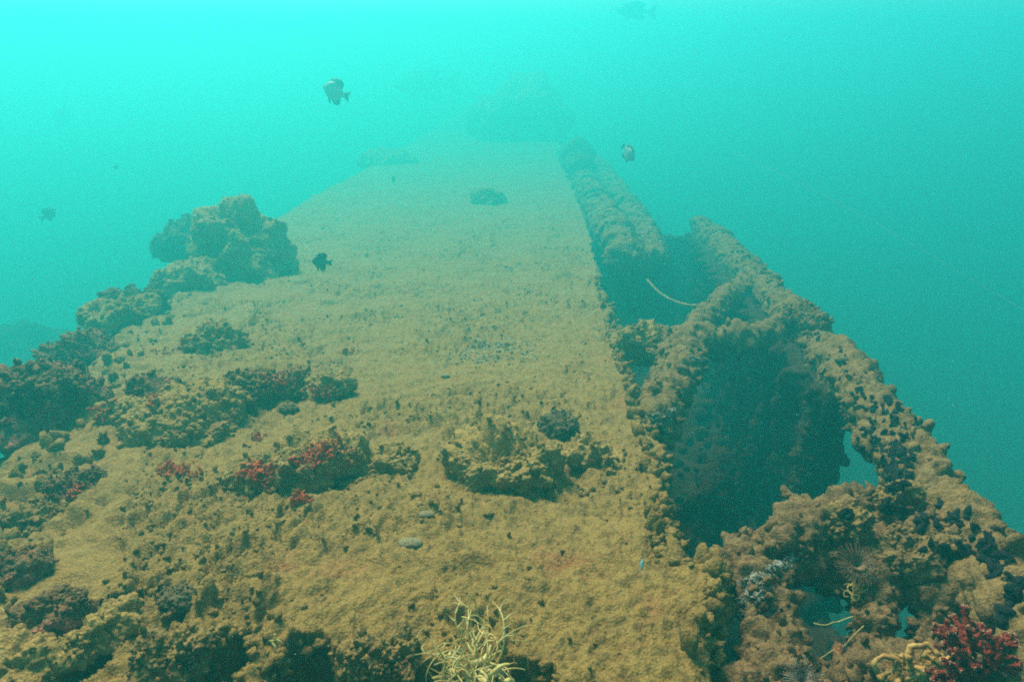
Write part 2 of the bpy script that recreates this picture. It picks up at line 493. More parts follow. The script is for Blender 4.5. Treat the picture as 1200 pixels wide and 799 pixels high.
def deck():
    nT, nY = 600, 760
    Y = 1.12 * (72 / 1.12) ** np.linspace(0, 1, nY)
    jag = .040 * fbm(np.stack([Y * 2.2, Y * 0, Y * 0], 1), 3, 5) + .034 * fbm(np.stack([Y * 9, Y * 0 + 3, Y * 0], 1), 3, 6)
    xr = XR(Y) + jag; xl = XL(Y) - .15
    rows = []
    zl = np.concatenate([np.linspace(-14, -2.5, 24), np.linspace(-2.4, -.34, 66)])
    ph = np.linspace(0, math.pi / 2, 40)
    pr = np.array([(-.035, 0), (-.02, -.004), (-.008, -.014), (0, -.03), (.002, -.05), (0, -.07), (-.004, -.09), (-.02, -.115), (-.06, -.13), (-.12, -.14), (-.15, -.18)]
                  + [(-.16, z) for z in np.linspace(-.25, -1.7, 50)])
    s = np.linspace(0, 1, nT)
    for j in range(nY):
        L = np.stack([xl[j] - .10 - .55 * (np.minimum(-zl, 2.4) - .34) - .05 * np.maximum(0, -zl - 2.4), zl], 1)
        A = np.stack([xl[j] - .10 + .75 * (1 - np.cos(ph)), -.34 * (1 - np.sin(ph))], 1)[1:]
        x0 = xl[j] + .65; x1 = xr[j] - .035
        T_ = np.stack([x0 + (x1 - x0) * s, np.zeros(nT)], 1)[1:]
        Q = pr[1:] + [xr[j], 0]
        row = np.vstack([L, A, T_, Q])
        row[:, 1] += zd(Y[j])
        rows.append(row)
    G = np.array(rows)
    nc = G.shape[1]
    G3 = np.concatenate([G[:, :, :1], np.repeat(Y[:, None, None], nc, 1), G[:, :, 1:]], 2)
    # front: bend the first rows down into the front face
    kf = 30
    front = np.repeat(G3[:1], kf, 0).copy()
    dz = np.concatenate([np.linspace(14, 1.7, 8), np.linspace(1.6, .03, kf - 8)])
    front[:, :, 2] = np.maximum(-14.2, front[:, :, 2] - dz[:, None])
    G3 = np.concatenate([front, G3])
    nrm = grid_normals(G3)
    if nrm[kf + 200, 300, 2] < 0: nrm = -nrm
    V = G3.reshape(-1, 3); n = nrm.reshape(-1, 3)
    rg = rough_at(V)
    near = np.clip(4.5 / V[:, 1], 0, 1)
    edge = np.clip((XL(V[:, 1]) + .35 - V[:, 0]) / .5, 0, 1)          # the flank carries thicker growth
    rg = np.maximum(rg, edge)
    m1, m2, m3 = sstep(-.15, .3, fbm(V * 2.4, 2, 19)), sstep(-.2, .3, fbm(V * 5, 2, 20)), sstep(-.25, .2, fbm(V * 9, 2, 22))
    d = (.034 * fbm(V * 1.3, 3, 11) + (.30 + .70 * rg) * (.040 * fbm(V * 4.5, 4, 12) + .040 * (knob(V * 6.5, 13) - .35) * m1 + .028 * (knob(V * 13, 23) - .35) * m2)
         + (.45 + .55 * rg) * (.021 * (knob(V * 24, 14) - .4) * m3 + .012 * (knob(V * 50, 15) - .4) * near) + .011 * fbm(V * 30, 3, 16) * near
         + edge * .10 * (knob(V * 3.2, 24) - .3) + edge * .05 * (knob(V * 8, 25) - .3))
    d -= .026 * sstep(.12, .40, fbm(V * np.array([11, 7, 9]), 3, 31)) * (.3 + rg)
    ZD = zd(V[:, 1])
    d += np.where(V[:, 2] - ZD < -.2, .05 * crust(V, .25, 17) / .25 * .5, 0)
    V = V + n * d[:, None]
    topm = np.clip(n[:, 2], 0, 1)
    V[:, 2] += topm * swell(V[:, 0], V[:, 1])
    pd = pit_depth(V[:, 0], V[:, 1])
    V[:, 2] -= pd * sstep(.2, .6, topm)
    # the plating sinks gently towards the broken left side
    return V, grid_faces(G3.shape[0], nc), topm
DV, DF, DTOP = deck()
onx = XR(DV[:, 1]) - DV[:, 0]; zz = DV[:, 2] - zd(DV[:, 1])
m_edge = (np.abs(onx) < .07) & (zz > -.14) & (DV[:, 1] > 1.2) & (DV[:, 1] < 9)
m_flank = (DV[:, 0] < XL(DV[:, 1]) + .3) & (zz > -1.2) & (DV[:, 1] > 1.2) & (DV[:, 1] < 14)
pdv = pit_depth(DV[:, 0], DV[:, 1])
m_rim = (pdv > .004) & (pdv < 1.25) & (zz > -.10) & (DV[:, 1] > 1.15)
SOLID.append((DV, DF))
obj('hull_plating', join([(DV, DF), sprout((DV, DF), 700, .007, .026, m_edge), sprout((DV, DF), 600, .004, .015, m_rim, .8), sprout((DV, DF), 1700, .007, .030, m_flank, .8),
                          sprout((DV, DF), 1800, .003, .011, (DTOP > .7) & (DV[:, 1] > 1.2) & (DV[:, 1] < 7) & (zz > -.1), .7, rough_at)]), M_deck, wreck)

# open side: gunwale beam, cross beams, ribs
def pz(px, py, z=0.0):
    k = size_at(px, py)
    return np.append(at(px, py, z * k), k)
def crusty(name, pts, r, mat, amp=.9, s=None, seed=0, step=.010, nseg=None, solid=True, squash=1.0):
    nseg = nseg or int(max(24, min(120, 2 * math.pi * r / step)))
    P_ = catmull(np.array([np.append(p, 1.0) if len(p) == 3 else p for p in pts]), .10)
    P_[:, :3] += .28 * r * np.stack([fbm(P_[:, :3] * 3.5 + 9 * k, 2, seed + k) for k in range(3)], 1)
    P_[:, 3] *= 1 + .42 * fbm(P_[:, :3] * 4.2, 2, seed + 40)
    VF = tube(P_, r, nseg, step, amp, s, seed, squash)
    if solid: SOLID.append(VF)
    return obj(name, join([VF, sprout(VF, int(np.clip(len(VF[0]) / 45, 150, 900)), .006, .05 * r / .1 * .6, None, .9)]), mat, wreck)
crusty('outer_beam', [pz(1300, 860, -.03), pz(1180, 700, -.03), pz(1092, 580, -.03), pz(1038, 503, -.03), pz(986, 433, -.03), pz(930, 378, -.03), pz(878, 322, -.03), pz(838, 282, -.03), pz(818, 262, -.06) * [1, 1, 1, .55]],
       .095, M_beam, .75, .10, 3, .009)
crusty('cross_beam', [pz(712, 402, -.05), pz(750, 403, -.02), pz(800, 402, -.03), pz(865, 398, -.02), pz(935, 388, -.02)], .072, M_beam, 1.0, .10, 8)
crusty('cross_beam', [pz(795, 402, -.02), pz(822, 378, -.02), pz(850, 352, -.02), pz(885, 328, -.02)], .055, M_beam, 1.0, .09, 9)
crusty('cross_beam', [pz(806, 405, -.02), pz(790, 440, -.04), pz(776, 470, -.06), pz(770, 498, -.08)], .085, M_beam, 1.05, .10, 10)
crusty('broken_rib', [pz(737, 306, -.04), pz(722, 280, -.02), pz(702, 246, -.0), pz(682, 212, 0), pz(664, 180, 0)], .125, M_beam, .9, .16, 11, .016)
crusty('broken_rib', [pz(768, 304, -.1), pz(752, 270, -.06), pz(730, 238, -.05), pz(712, 212, -.05), pz(690, 185, -.05)], .105, M_beam, .9, .16, 12, .016)
crusty('lip_beam', [pz(842, 690, -.1), pz(872, 668, -.06), pz(915, 648, -.04), pz(962, 624, -.02), pz(1003, 606, -.02), pz(1045, 628, -.03), pz(1090, 655, -.04)], .075, M_low, 1.0, .10, 13, .007)

def wall_patch(p0, p1, z0, z1, n=200, m=150, amp=.11, seed=0, holes=0.0, ribs=0.0):
    u = np.linspace(0, 1, n); v = np.linspace(0, 1, m)
    Uu, Vv = np.meshgrid(u, v)
    p0, p1 = on_hull(*p0), on_hull(*p1)
    th = .05
    sides = []
    d = p1 - p0; nn = np.array([-d[1], d[0], 0]) / np.hypot(d[0], d[1])
    for sgn in (1, -1):
        X = p0[0] + d[0] * Uu; Yy = p0[1] + d[1] * Uu; Z = z0 + (z1 - z0) * Vv
        edge = np.minimum(np.minimum(Uu, 1 - Uu), np.minimum(Vv, 1 - Vv))
        half = th * np.sqrt(np.clip(edge / .03, 0, 1))
        V = np.stack([X, Yy, Z + zd(Yy)], -1).reshape(-1, 3)
        dsp = amp * (crust(V, .22, seed) / .22 * .5) + amp * ribs * np.exp(-(((Uu * d[1] * 1.0) % .55 - .27) / .09) ** 2).ravel()
        V = V + nn * (sgn * half.ravel() + (np.clip(dsp, -.02, 1) * sgn) * sstep(0, .05, edge.ravel()))[:, None]
        jagg = (edge.ravel() < .03)
        V[:, 2] += .05 * fbm(V * 5, 3, seed + 2) * sstep(.1, 0, edge.ravel()); V[:, 1] += .05 * fbm(V * 6, 3, seed + 3) * sstep(.1, 0, edge.ravel())
        f = grid_faces(m, n)
        sides.append((V, f if sgn > 0 else f[:, ::-1]))
    return join(sides + [sprout(sides[1], 500, .012, .055, None, .8, None, 0)])
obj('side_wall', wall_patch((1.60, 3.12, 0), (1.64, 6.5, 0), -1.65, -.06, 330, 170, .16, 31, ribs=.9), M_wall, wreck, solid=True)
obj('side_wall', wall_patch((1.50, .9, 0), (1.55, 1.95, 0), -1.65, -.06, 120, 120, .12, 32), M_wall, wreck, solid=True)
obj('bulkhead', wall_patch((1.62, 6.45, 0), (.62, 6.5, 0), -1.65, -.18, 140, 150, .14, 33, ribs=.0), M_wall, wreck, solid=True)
# inner floor of the hold
fu, fy = np.meshgrid(np.linspace(0, 1, 120), .8 * (17.5 / .8) ** np.linspace(0, 1, 320))
wq = np.array([on_hull(1.66, y_, 0) for y_ in (1.0, 1.8, 2.6, 3.4, 4.4, 5.4, 6.6)])
fx0 = XR(fy) - .35; fx1 = np.interp(fy, wq[:, 1], wq[:, 0]) + .05
FV = np.stack([fx0 + (fx1 - fx0) * fu, fy, -1.6 + zd(fy)], -1).reshape(-1, 3)
FV[:, 2] += .18 * fbm(FV * 1.4, 3, 51) + .4 * crust(FV, .25, 52)
eb = np.minimum(np.minimum(fu, 1 - fu), np.minimum((fy - .8) / .5, (17.5 - fy) / 9)).ravel() < .012
FV[eb, 2] = -14
FF = grid_faces(320, 120)
SOLID.append((FV, FF))
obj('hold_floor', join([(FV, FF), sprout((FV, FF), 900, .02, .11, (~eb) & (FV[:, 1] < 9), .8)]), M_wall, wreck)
# a frame hanging inside the opening, and fallen pieces in the hold
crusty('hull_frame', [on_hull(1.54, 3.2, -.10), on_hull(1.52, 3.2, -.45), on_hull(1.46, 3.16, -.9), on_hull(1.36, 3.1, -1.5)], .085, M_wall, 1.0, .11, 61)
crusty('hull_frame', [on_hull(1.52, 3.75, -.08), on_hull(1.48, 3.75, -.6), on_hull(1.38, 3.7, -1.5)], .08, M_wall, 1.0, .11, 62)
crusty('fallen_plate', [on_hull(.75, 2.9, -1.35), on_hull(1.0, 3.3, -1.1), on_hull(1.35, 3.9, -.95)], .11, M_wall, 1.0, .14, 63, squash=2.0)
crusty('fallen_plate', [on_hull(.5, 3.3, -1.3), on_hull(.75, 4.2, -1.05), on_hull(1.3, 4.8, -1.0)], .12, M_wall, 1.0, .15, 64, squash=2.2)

# near side lattice below the lip: stanchions and a bottom rail
crusty('stanchion', [pz(1018, 622, -.03), pz(1024, 680, -.10), pz(1026, 730, -.17), pz(1020, 790, -.26), pz(1020, 850, -.4)], .058, M_low, .95, .08, 71, .007)
crusty('stanchion', [pz(1082, 640, -.03), pz(1090, 690, -.08), pz(1096, 740, -.16), pz(1100, 800, -.3)], .055, M_low, .95, .08, 72, .007)
crusty('stanchion', [pz(884, 672, -.07), pz(898, 720, -.10), pz(906, 770, -.14), pz(905, 840, -.2)], .062, M_low, .95, .09, 73, .007)
crusty('bottom_rail', [pz(868, 822, -.16), pz(930, 815, -.2), pz(1000, 812, -.22), pz(1080, 795, -.18), pz(1160, 775, -.12), pz(1230, 770, -.05)], .075, M_low, 1.0, .1, 74, .007)
crusty('brace', [pz(1096, 700, -.2), pz(1140, 690, -.16), pz(1180, 700, -.10)], .07, M_low, 1.0, .1, 75, .007)
crusty('brace', [pz(960, 640, -.05), pz(968, 672, -.12), pz(1000, 690, -.16), pz(1040, 692, -.16)], .045, M_low, 1.0, .09, 76, .007)

# ------------------------------------------------------------------ ray casts onto the wreck, for what grows on it
def make_bvh():
    V, F = join(SOLID)
    tris = []
    polys = [f for fa in F for f in fa.tolist()]
    return BVHTree.FromPolygons(V.tolist(), polys)
BVH = make_bvh()
def cast(px, py):
    d = Vector(ray(px, py)).normalized()
    h = BVH.ray_cast(Vector(CAM), d)
    if h[0] is None: return None
    n = h[1] if h[1].dot(d) < 0 else -h[1]
    return np.array(h[0]), np.array(n)
def pt(px, py):
    h = cast(px, py)
    return h[0] if h else at(px, py)

# ------------------------------------------------------------------ coral rocks and mounds
# (px, py of the foot, radii, rotation, seed, material, label, subdivisions, amp)
LUMPS = [
 ('coral_rock', 283, 322, (.33, .28, .40), .5, 101, M_lump, 'large ragged brown coral rock at the left edge of the plating', 7, .75),
 ('coral_rock', 222, 335, (.20, .20, .11), .2, 102, M_lump, 'low dim coral rock at the left foot of the large ragged rock', 6, .8),
 ('coral_rock', 228, 292, (.24, .24, .17), .2, 103, M_grey, 'blurred grey rock in the haze behind the large ragged rock', 6, .7),
 ('coral_rock', 140, 372, (.18, .18, .07), .7, 104, M_lump, 'low ruddy coral rock between large ragged rock and left bush', 6, .8),
 ('coral_rock', 95, 415, (.16, .14, .05), .6, 140, M_ruddy, 'long low dim ridge of growth above the big ruddy bush', 6, .8),
 ('coral_rock', 158, 362, (.16, .16, .09), .5, 141, M_grey, 'small dim rock on the flank beside the low ruddy rock', 6, .8),
 ('coral_bush', 40, 490, (.22, .20, .20), .55, 105, M_ruddy, 'big dark ruddy coral bush hanging beyond the left edge', 7, .85),
 ('silt_mound', 222, 500, (.22, .24, .12), .5, 107, M_lump, 'sand coloured humped mound with red sponge under its front lip', 7, .45),
 ('coral_rock', 250, 408, (.16, .10, .10), .35, 108, M_lump, 'small rust flecked rock above the humped sandy mound', 6, .8),
 ('coral_rock', 280, 470, (.13, .12, .085), .3, 109, M_darkc, 'dark hollow rock beside the humped sandy mound', 6, .9),
 ('coral_rock', 328, 462, (.13, .10, .09), .2, 110, M_darkc, 'dark rock capped with bright red sponge, in the row of rocks', 6, .8),
 ('coral_rock', 385, 458, (.11, .09, .07), .1, 111, M_lump, 'pale rock with a red brown foot, right end of the row', 6, .8),
 ('pebble', 338, 482, (.042, .035, .030), .1, 112, M_grey, 'round grey pebble below the red capped rock', 5, .4),
 ('coral_rock', 345, 552, (.23, .11, .075), .35, 113, M_lump, 'long rubble hump carrying the largest red sponge patches', 7, .8),
 ('coral_rock', 440, 545, (.14, .1, .045), .3, 114, M_lump, 'low crumbly hump right of the largest red sponge patches', 6, .9),
 ('knobbly_coral', 600, 560, (.19, .14, .11), -.1, 115, M_lump, 'knobbly coral head in the middle of the near plating', 7, 1.0),
 ('knobbly_coral', 690, 540, (.13, .09, .06), -.3, 116, M_lump, 'lower coral head between middle knobbly head and plating edge', 6, 1.0),
 ('knobbly_coral', 555, 530, (.09, .08, .05), .3, 117, M_lump, 'small coral head behind the middle knobbly head on its left', 6, 1.0),
 ('knobbly_coral', 655, 505, (.08, .08, .05), .3, 118, M_grey, 'round greyish coral head behind the middle knobbly head', 6, .8),
 ('coral_rock', 207, 708, (.055, .05, .042), .2, 119, M_grey, 'small dark grey rock on the sand near the front holes', 6, .6),
 ('knobbly_coral', 198, 775, (.075, .07, .065), .3, 120, M_darkc, 'brown tufted coral head left of the first dark front hole', 7, .9),
 ('knobbly_coral', 452, 775, (.10, .06, .055), .1, 121, M_darkc, 'brown tufted coral head between the yellow coral and front hole', 7, .9),
 ('coral_rock', 28, 676, (.065, .06, .07), .3, 122, M_ruddy, 'pink topped coral rock at the left border, upper of two', 6, .8),
 ('coral_rock', 62, 728, (.085, .075, .08), .3, 123, M_ruddy, 'larger pink topped coral rock at the left border', 7, .75),
 ('coral_rock', 15, 785, (.12, .10, .07), .3, 124, M_lump, 'sandy rock in the bottom left corner', 6, .7),
 ('coral_rock', 120, 745, (.04, .12, .045), -.5, 125, M_lump, 'narrow sandy ridge between pink topped rock and front hole', 6, .9),
 ('coral_rock', 38, 616, (.08, .07, .05), .4, 126, M_darkc, 'brown crusted rock on the left slope below the dark bush', 6, .9),
 ('coral_rock', 88, 572, (.06, .09, .045), -.4, 127, M_ruddy, 'small ruddy rock on the left slope, in front of ruddy bush', 6, .9),
 ('coral_rock', 180, 470, (.09, .09, .07), .3, 128, M_ruddy, 'small red flecked rock left of the humped sandy mound', 6, .9),
 ('coral_rock', 150, 486, (.10, .08, .045), .3, 129, M_lump, 'flat crumbly rock left of the red flecked rock', 6, .9),
 ('knobbly_coral', 572, 238, (.14, .12, .12), .1, 130, M_lump, 'solitary small dark coral head far along the plating', 6, .8),
 ('knobbly_coral', 745, 412, (.15, .13, .12), .1, 131, M_lump, 'bushy pale coral head at the left end of the cross beam', 7, .9),
 ('wreck_mound', 608, 160, (.80, .8, .78), .1, 132, M_darkc, 'large blurred mound at the far end of the wreck', 6, .6),
 ('coral_rock', 676, 186, (.12, .9, .07), .0, 133, M_grey, 'dim ridge of growth by the far plating edge', 6, .7),
 ('coral_rock', 455, 190, (.40, .5, .07), .2, 134, M_lump, 'blurred low rock on the far left edge of plating', 6, .7),
 ('knobbly_coral', 940, 376, (.085, .12, .065), .2, 135, M_beam, 'swollen coral head where cross beam meets outer beam', 7, .7),
 ('knobbly_coral', 1050, 600, (.055, .05, .10), .2, 136, M_darkc, 'dark growth hanging below the outer beam by the water gap', 6, .8),
 ('knobbly_coral', 995, 618, (.06, .06, .055), .2, 137, M_darkc, 'dark brown coral head on the crest of the curved lip', 6, 1.0),
 ('knobbly_coral', 1065, 655, (.13, .09, .08), .2, 138, M_beam, 'broad tan coral head between curved lip and outer beam', 7, .9),
]
lump_solid = []
for (nm, px, py, rad, rot, seed, mat, label, sub, amp) in LUMPS:
    c = pt(px, py)
    rad = np.array(rad) * size_at(px, py)
    c = c + np.array([0, 0, rad[2] * .12])
    V, F = lump(c, rad, sub, seed, amp, rot=rot, fine=min(1.0, max(rad) * 6))
    SOLID.append((V, F))
    g = float(np.mean(rad))
    nsp = 0 if nm in ('pebble', 'wreck_mound') else int(np.clip(300 * (g / .12) ** .9, 90, 1100))
    VF = join([(V, F), sprout((V, F), nsp if mat is not M_lump else nsp // 3, .02 * g + .002, min(.026, .07 * g + .004), V[:, 2] > c[2] - .1 * rad[2], 1.0 if 'bush' in nm or mat in (M_darkc, M_ruddy) else .4)]) if nsp else (V, F)
    tag(obj(nm, VF, mat, loc=c), label, 'coral' if 'coral' in nm else 'rock' if nm == 'pebble' else 'mound')
c = att(15, 462, 18)
tag(obj('reef_slope', lump(c, (3.4, 2.4, 1.2), 7, 151, .5, rot=.3), M_wall, loc=c), 'broad dim reef slope in the haze beyond the left flank', 'reef')
BVH = make_bvh()

# ------------------------------------------------------------------ small growth helpers
def patch(px, py, rx, ry, n, ang=0.0, clump=True):
    out = []
    ca, sa = math.cos(ang), math.sin(ang)
    while len(out) < n:
        u, v = np.clip(rng.normal(0, .45, 2), -.85, .85)
        h = cast(px + (u * rx * ca - v * ry * sa), py + (u * rx * sa + v * ry * ca))
        if h is not None: out.append(h)
        else: n -= 1
    # keep the largest connected clump
    Q = np.array([q for q, _ in out]); lim = .026 * max(1, np.linalg.norm(Q.mean(0) - CAM) / 2.4)
    D = np.linalg.norm(Q[:, None] - Q[None], axis=2) < lim
    lab = np.arange(len(Q))
    for _ in range(40):
        lab = np.array([lab[D[k]].min() for k in range(len(Q))])
    best = np.bincount(lab).argmax()
    return [o_ for o_, l_ in zip(out, lab) if l_ == best] if clump else out

# red sponges
SP = [
 (298, 556, 30, 17, .35, 140, 'largest red sponge patch on the front of the long rubble hump'),
 (372, 532, 36, 15, -.4, 120, 'red sponge band along the top of the long rubble hump'),
 (352, 584, 14, 8, 0, 32, 'small red sponge patch on sand below the long hump'),
 (325, 447, 24, 14, .1, 90, 'red sponge cap on the dark rock in the row'),
 (376, 460, 22, 10, 0, 44, 'dull red sponge on the pale rock ending the row'),
 (208, 550, 34, 10, .1, 72, 'red orange sponge under the lip of the humped sandy mound'),
 (180, 466, 11, 13, 0, 44, 'red sponge tuft on the small rock left of the mound'),
 (205, 405, 34, 10, -.4, 40, 'sparse red sponge flecks near the rust flecked rock'),
 (118, 480, 30, 12, -.6, 36, 'sparse red sponge flecks on the left slope'),
 (305, 515, 14, 8, .2, 20, 'little red sponge crumbs at the top left of the long hump'),
 (88, 575, 14, 8, -.7, 24, 'pink red sponge on the small ruddy rock of the left slope'),
 (408, 412, 14, 5, -.2, 16, 'rust red sponge streak on the upper middle plating'),
]
for (px, py, rx, ry, ang, n, label) in SP:
    n = int(n * 1.6)
    bits = []
    for (p, nn) in patch(px, py, rx, ry, n, ang):
        up = nn + rng.normal(0, .45, 3) + [0, 0, .3]
        r = .0022 + .0062 * rng.random() ** 2; h = r * rng.uniform(1.2, 4.0)
        bits.append(blob(p + nn * h * .4, up, r, h, 2, 1, .5))
    c = pt(px, py)
    o = tag(obj('red_sponge', join(bits), M_red, loc=c), label, 'sponge')
    if not label.startswith(('largest', 'red', 'small')): o['kind'] = 'stuff'      # uncountable crumbs

# black mussels crusted on the outer beam
def mussel_mesh():
    U, F = ico(3)
    V = U.copy()
    tpr = np.clip(.55 + .45 * (V[:, 1] + 1) / 2 * 1.3, .4, 1.1)
    V = V * np.stack([.62 * tpr, np.ones(len(V)), .42 * tpr], 1)
    V[:, 2] += .12 * np.exp(-(V[:, 0] / .1) ** 2) * (V[:, 2] > 0)
    V += U * (.10 * perlin(U * 2.3, 6))[:, None]
    V[:, 2] += .25
    return V, F
mm = mesh_data('mussel', *mussel_mesh(), M_blk)
MUS = [(1042, 488, 36, 20, .7, 44), (1050, 542, 20, 38, .1, 85), (1010, 470, 22, 16, .6, 14), (1015, 515, 12, 22, .5, 14), (985, 425, 22, 22, .8, 10), (1048, 592, 14, 10, 0, 9),
       (1120, 612, 34, 22, .8, 22), (1165, 660, 26, 18, .9, 20), (1190, 695, 10, 20, .9, 12), (1078, 612, 10, 12, .9, 8), (1150, 640, 30, 30, .8, 12), (1030, 520, 12, 12, 0, 8),
       (960, 395, 20, 20, .8, 5), (993, 604, 8, 6, 0, 6), (1105, 640, 40, 20, .6, 10), (1170, 720, 16, 16, .6, 10)]
for (px, py, rx, ry, ang, n) in MUS:
    for (p, nn) in patch(px, py, rx, ry, n, ang, False):
        if p[0] < .9: continue
        o = bpy.data.objects.new('mussel', mm)
        col.objects.link(o)
        a, b, nn = onb(nn + rng.normal(0, .35, 3))
        q = rng.uniform(0, 6.28); ca, sa = math.cos(q), math.sin(q)
        s_ = rng.uniform(.011, .025); p = p + nn * .004
        m = np.stack([a * ca + b * sa, -a * sa + b * ca, nn], 1) * s_
        o.matrix_world = Matrix([[*m[i], p[i]] for i in range(3)] + [[0, 0, 0, 1]])
        tag(o, 'small black shell crusted onto the broken right side of the wreck', 'mussel', 'black mussels on the broken right side')

# pale shell crusts (barnacles and oyster bits)
def shell_bit(p, n, r):
    U, F = ico(2)
    a, b, n = onb(np.asarray(n) + rng.normal(0, .6, 3))
    L = U * [r, r * rng.uniform(.6, 1), r * .35]
    L[:, 2] -= .5 * r * (1 - (L[:, 0] / r) ** 2 - (L[:, 1] / r) ** 2) * (U[:, 2] > -.2)
    L = L * (1 + .25 * perlin(U * 2.5 + rng.uniform(-30, 30, 3), 2))[:, None]
    return p + L[:, :1] * a + L[:, 1:2] * b + L[:, 2:] * n, F
BAR = [(885, 700, 24, 26, .2, 138, 'grey white crust of broken shells left of the lip stanchion'),
       (905, 668, 46, 8, -.5, 90, 'pale line of broken shells along the curved lip'),
       (815, 415, 14, 16, .3, 60, 'bluish white barnacle crust where the cross beams meet'),
       (775, 490, 18, 12, 0, 60, 'grey barnacle crust on the end of the short cross beam'),
       (575, 412, 62, 20, -.1, 190, 'pale scatter of flat shells on the middle plating')]
for (px, py, rx, ry, ang, n, label) in BAR:
    bits = [shell_bit(p + nn * .004, nn, rng.uniform(.006, .016)) for (p, nn) in patch(px, py, rx, ry, n, ang, n < 140)]
    o = tag(obj('barnacle_crust', join(bits), M_pale, loc=pt(px, py)), label, 'barnacles')
    if n >= 140 or n == 60: o['kind'] = 'stuff'
def flat_shell(px, py, r, label):
    p, nn = cast(px, py)
    U, F = ico(4)
    a, b, nn = onb([0, -.15, 1])
    L = U * [r, r * .6, r * .28]; L += U * (r * .05 * fbm(U * 5, 2, 4))[:, None]
    V = p + L[:, :1] * a + L[:, 1:2] * b + L[:, 2:] * nn + [0, 0, .006]
    tag(obj('sea_shell', (V, F), M_shell, loc=p), label, 'shell')
flat_shell(481, 638, .040, 'flat oval grey shell lying on the near plating')
flat_shell(522, 441, .030, 'pale yellowish shell in the middle of the plating')
flat_shell(500, 604, .028, 'small greenish shell beside the flat oval grey shell')
flat_shell(780, 628, .008, 'tiny white shell at the brink of the near opening')

# ------------------------------------------------------------------ strands, branching corals, fans
def strand(p, d, length, r, wig=.5, n=9, sub=5, droop=0.0):
    pts = [np.array(p, float)]; d = np.array(d, float); d /= np.linalg.norm(d)
    curl = rng.normal(0, wig, 3)
    for i in range(n):
        curl = curl * .8 + rng.normal(0, wig * .5, 3)
        d = d + np.cross(curl, d) * .5 + [0, 0, -droop]
        d /= np.linalg.norm(d)
        pts.append(pts[-1] + d * length / n)
    P = np.hstack([np.array(pts), np.linspace(1, .35, n + 1)[:, None]])
    return tube(P, r, sub, length / n / 2.2), pts, d
def strand_coral(name, c, n, length, r, spread, label, mat, cat='coral', wig=.5, droop=.03, body=None, forks=1):
    bits = []
    for i in range(n):
        d = np.array([rng.normal(0, spread), rng.normal(0, spread) - .15, rng.uniform(.35, 1.0)])
        L = length * rng.uniform(.55, 1.2)
        tb, pts, dd = strand(c + rng.normal(0, length * .10, 3) * [1, 1, .4], d, L, r * rng.uniform(.7, 1.3), wig, droop=droop)
        bits.append(tb)
        for f in range(forks):
            k = rng.integers(3, 8)
            tb, _, _ = strand(pts[k], dd + rng.normal(0, .8, 3), L * rng.uniform(.2, .45), r * .7, wig, 6, droop=droop)
            bits.append(tb)
    o = tag(obj(name, join(bits), mat, loc=c), label, cat)
    return o
c = pt(560, 792) + np.array([0, 0, .02])
strand_coral('stringy_coral', c, 34, .21, .0029, .85, 'big tuft of pale yellow stringy coral at the front edge', M_yel, forks=4)
U = []
for i in range(16):
    q = c + rng.normal(0, .032, 3) * [1.3, .8, .5] + [0, -.01, -.02]
    tb, _, _ = strand(q, rng.normal(0, 1, 3) + [0, -.4, .7], .09, .010, .7, 7, 8)
    U.append(tb)
tag(obj('yellow_sponge', join(U), M_yel, loc=c), 'yellow sponge fingers at the root of the big yellow tuft', 'sponge')
strand_coral('stringy_coral', pt(322, 752) + np.array([0, 0, .0]), 5, .055, .0032, .6, 'tiny pale yellow sprig beside the middle front hole', M_yel)
strand_coral('stringy_coral', pt(1000, 690) + np.array([0, -.02, 0]), 16, .085, .0030, 1.0, 'tangle of fine pale strands on the lip stanchion', M_yel, wig=.9)
# long loose filaments
for (a, b, sag, label) in [((1012, 733), (940, 776), .02, 'long straight pale filament slanting down from the stanchion'), ((1000, 722), (954, 730), .01, 'short pale filament reaching left from the stanchion'),
                           ((1110, 790), (1140, 762), -.01, 'pale filament curving beside the red branching coral'), ((0, 712), (18, 718), .0, 'thin yellow filament at the left border')]:
    pa = pt(*a); pa = pa + (CAM - pa) * .03; tt = np.dot(pa - CAM, ray(*a)) / np.dot(ray(*a), ray(*a))
    pb = att(b[0], b[1], tt * .99)
    mid = (pa + pb) / 2 - [0, 0, sag]
    tag(obj('sea_filament', tube([pa] + [pa + (pb - pa) * f + (mid - (pa + pb) / 2) * math.sin(3.14 * f) + rng.normal(0, .003, 3) for f in (.18, .36, .52, .68, .85)] + [pb], .0013, 6, .006), M_yel, loc=pa), label, 'filament')

# looping orange sponge at the bottom right
c = pt(1060, 786); dc = (CAM - c) / np.linalg.norm(CAM - c)
c = c + dc * .05
bits = []
ex, ey = np.array([1., 0, 0]), np.array([0, .55, .83])
ring = [c + ex * (-.045 + .034 * math.cos(a)) + ey * (.012 + .026 * math.sin(a)) for a in np.linspace(-.6, 5.2, 12)]
bits.append(tube(ring, .0055, 10, .005, .8, .010, 5))
for i in range(44):
    q = c + ex * rng.uniform(-.04, .11) + ey * rng.uniform(-.05, .018) + dc * rng.uniform(-.02, .015)
    P_ = [q]
    for k in range(5): P_.append(P_[-1] + ex * rng.normal(.006, .015) + ey * rng.normal(.0, .014) + dc * rng.normal(0, .008))
    bits.append(tube(P_, rng.uniform(.0035, .009), 10, .005, .9, .010, i))
for i in range(46):
    tb, _, _ = strand(c + ex * rng.uniform(-.03, .10) + ey * rng.uniform(0, .015), ey + rng.normal(0, .7, 3), rng.uniform(.02, .06), .0022, .5, 6)
    bits.append(tb)
tag(obj('looping_sponge', join(bits), M_ora, loc=c), 'knotted yellow orange sponge with one open loop', 'sponge')

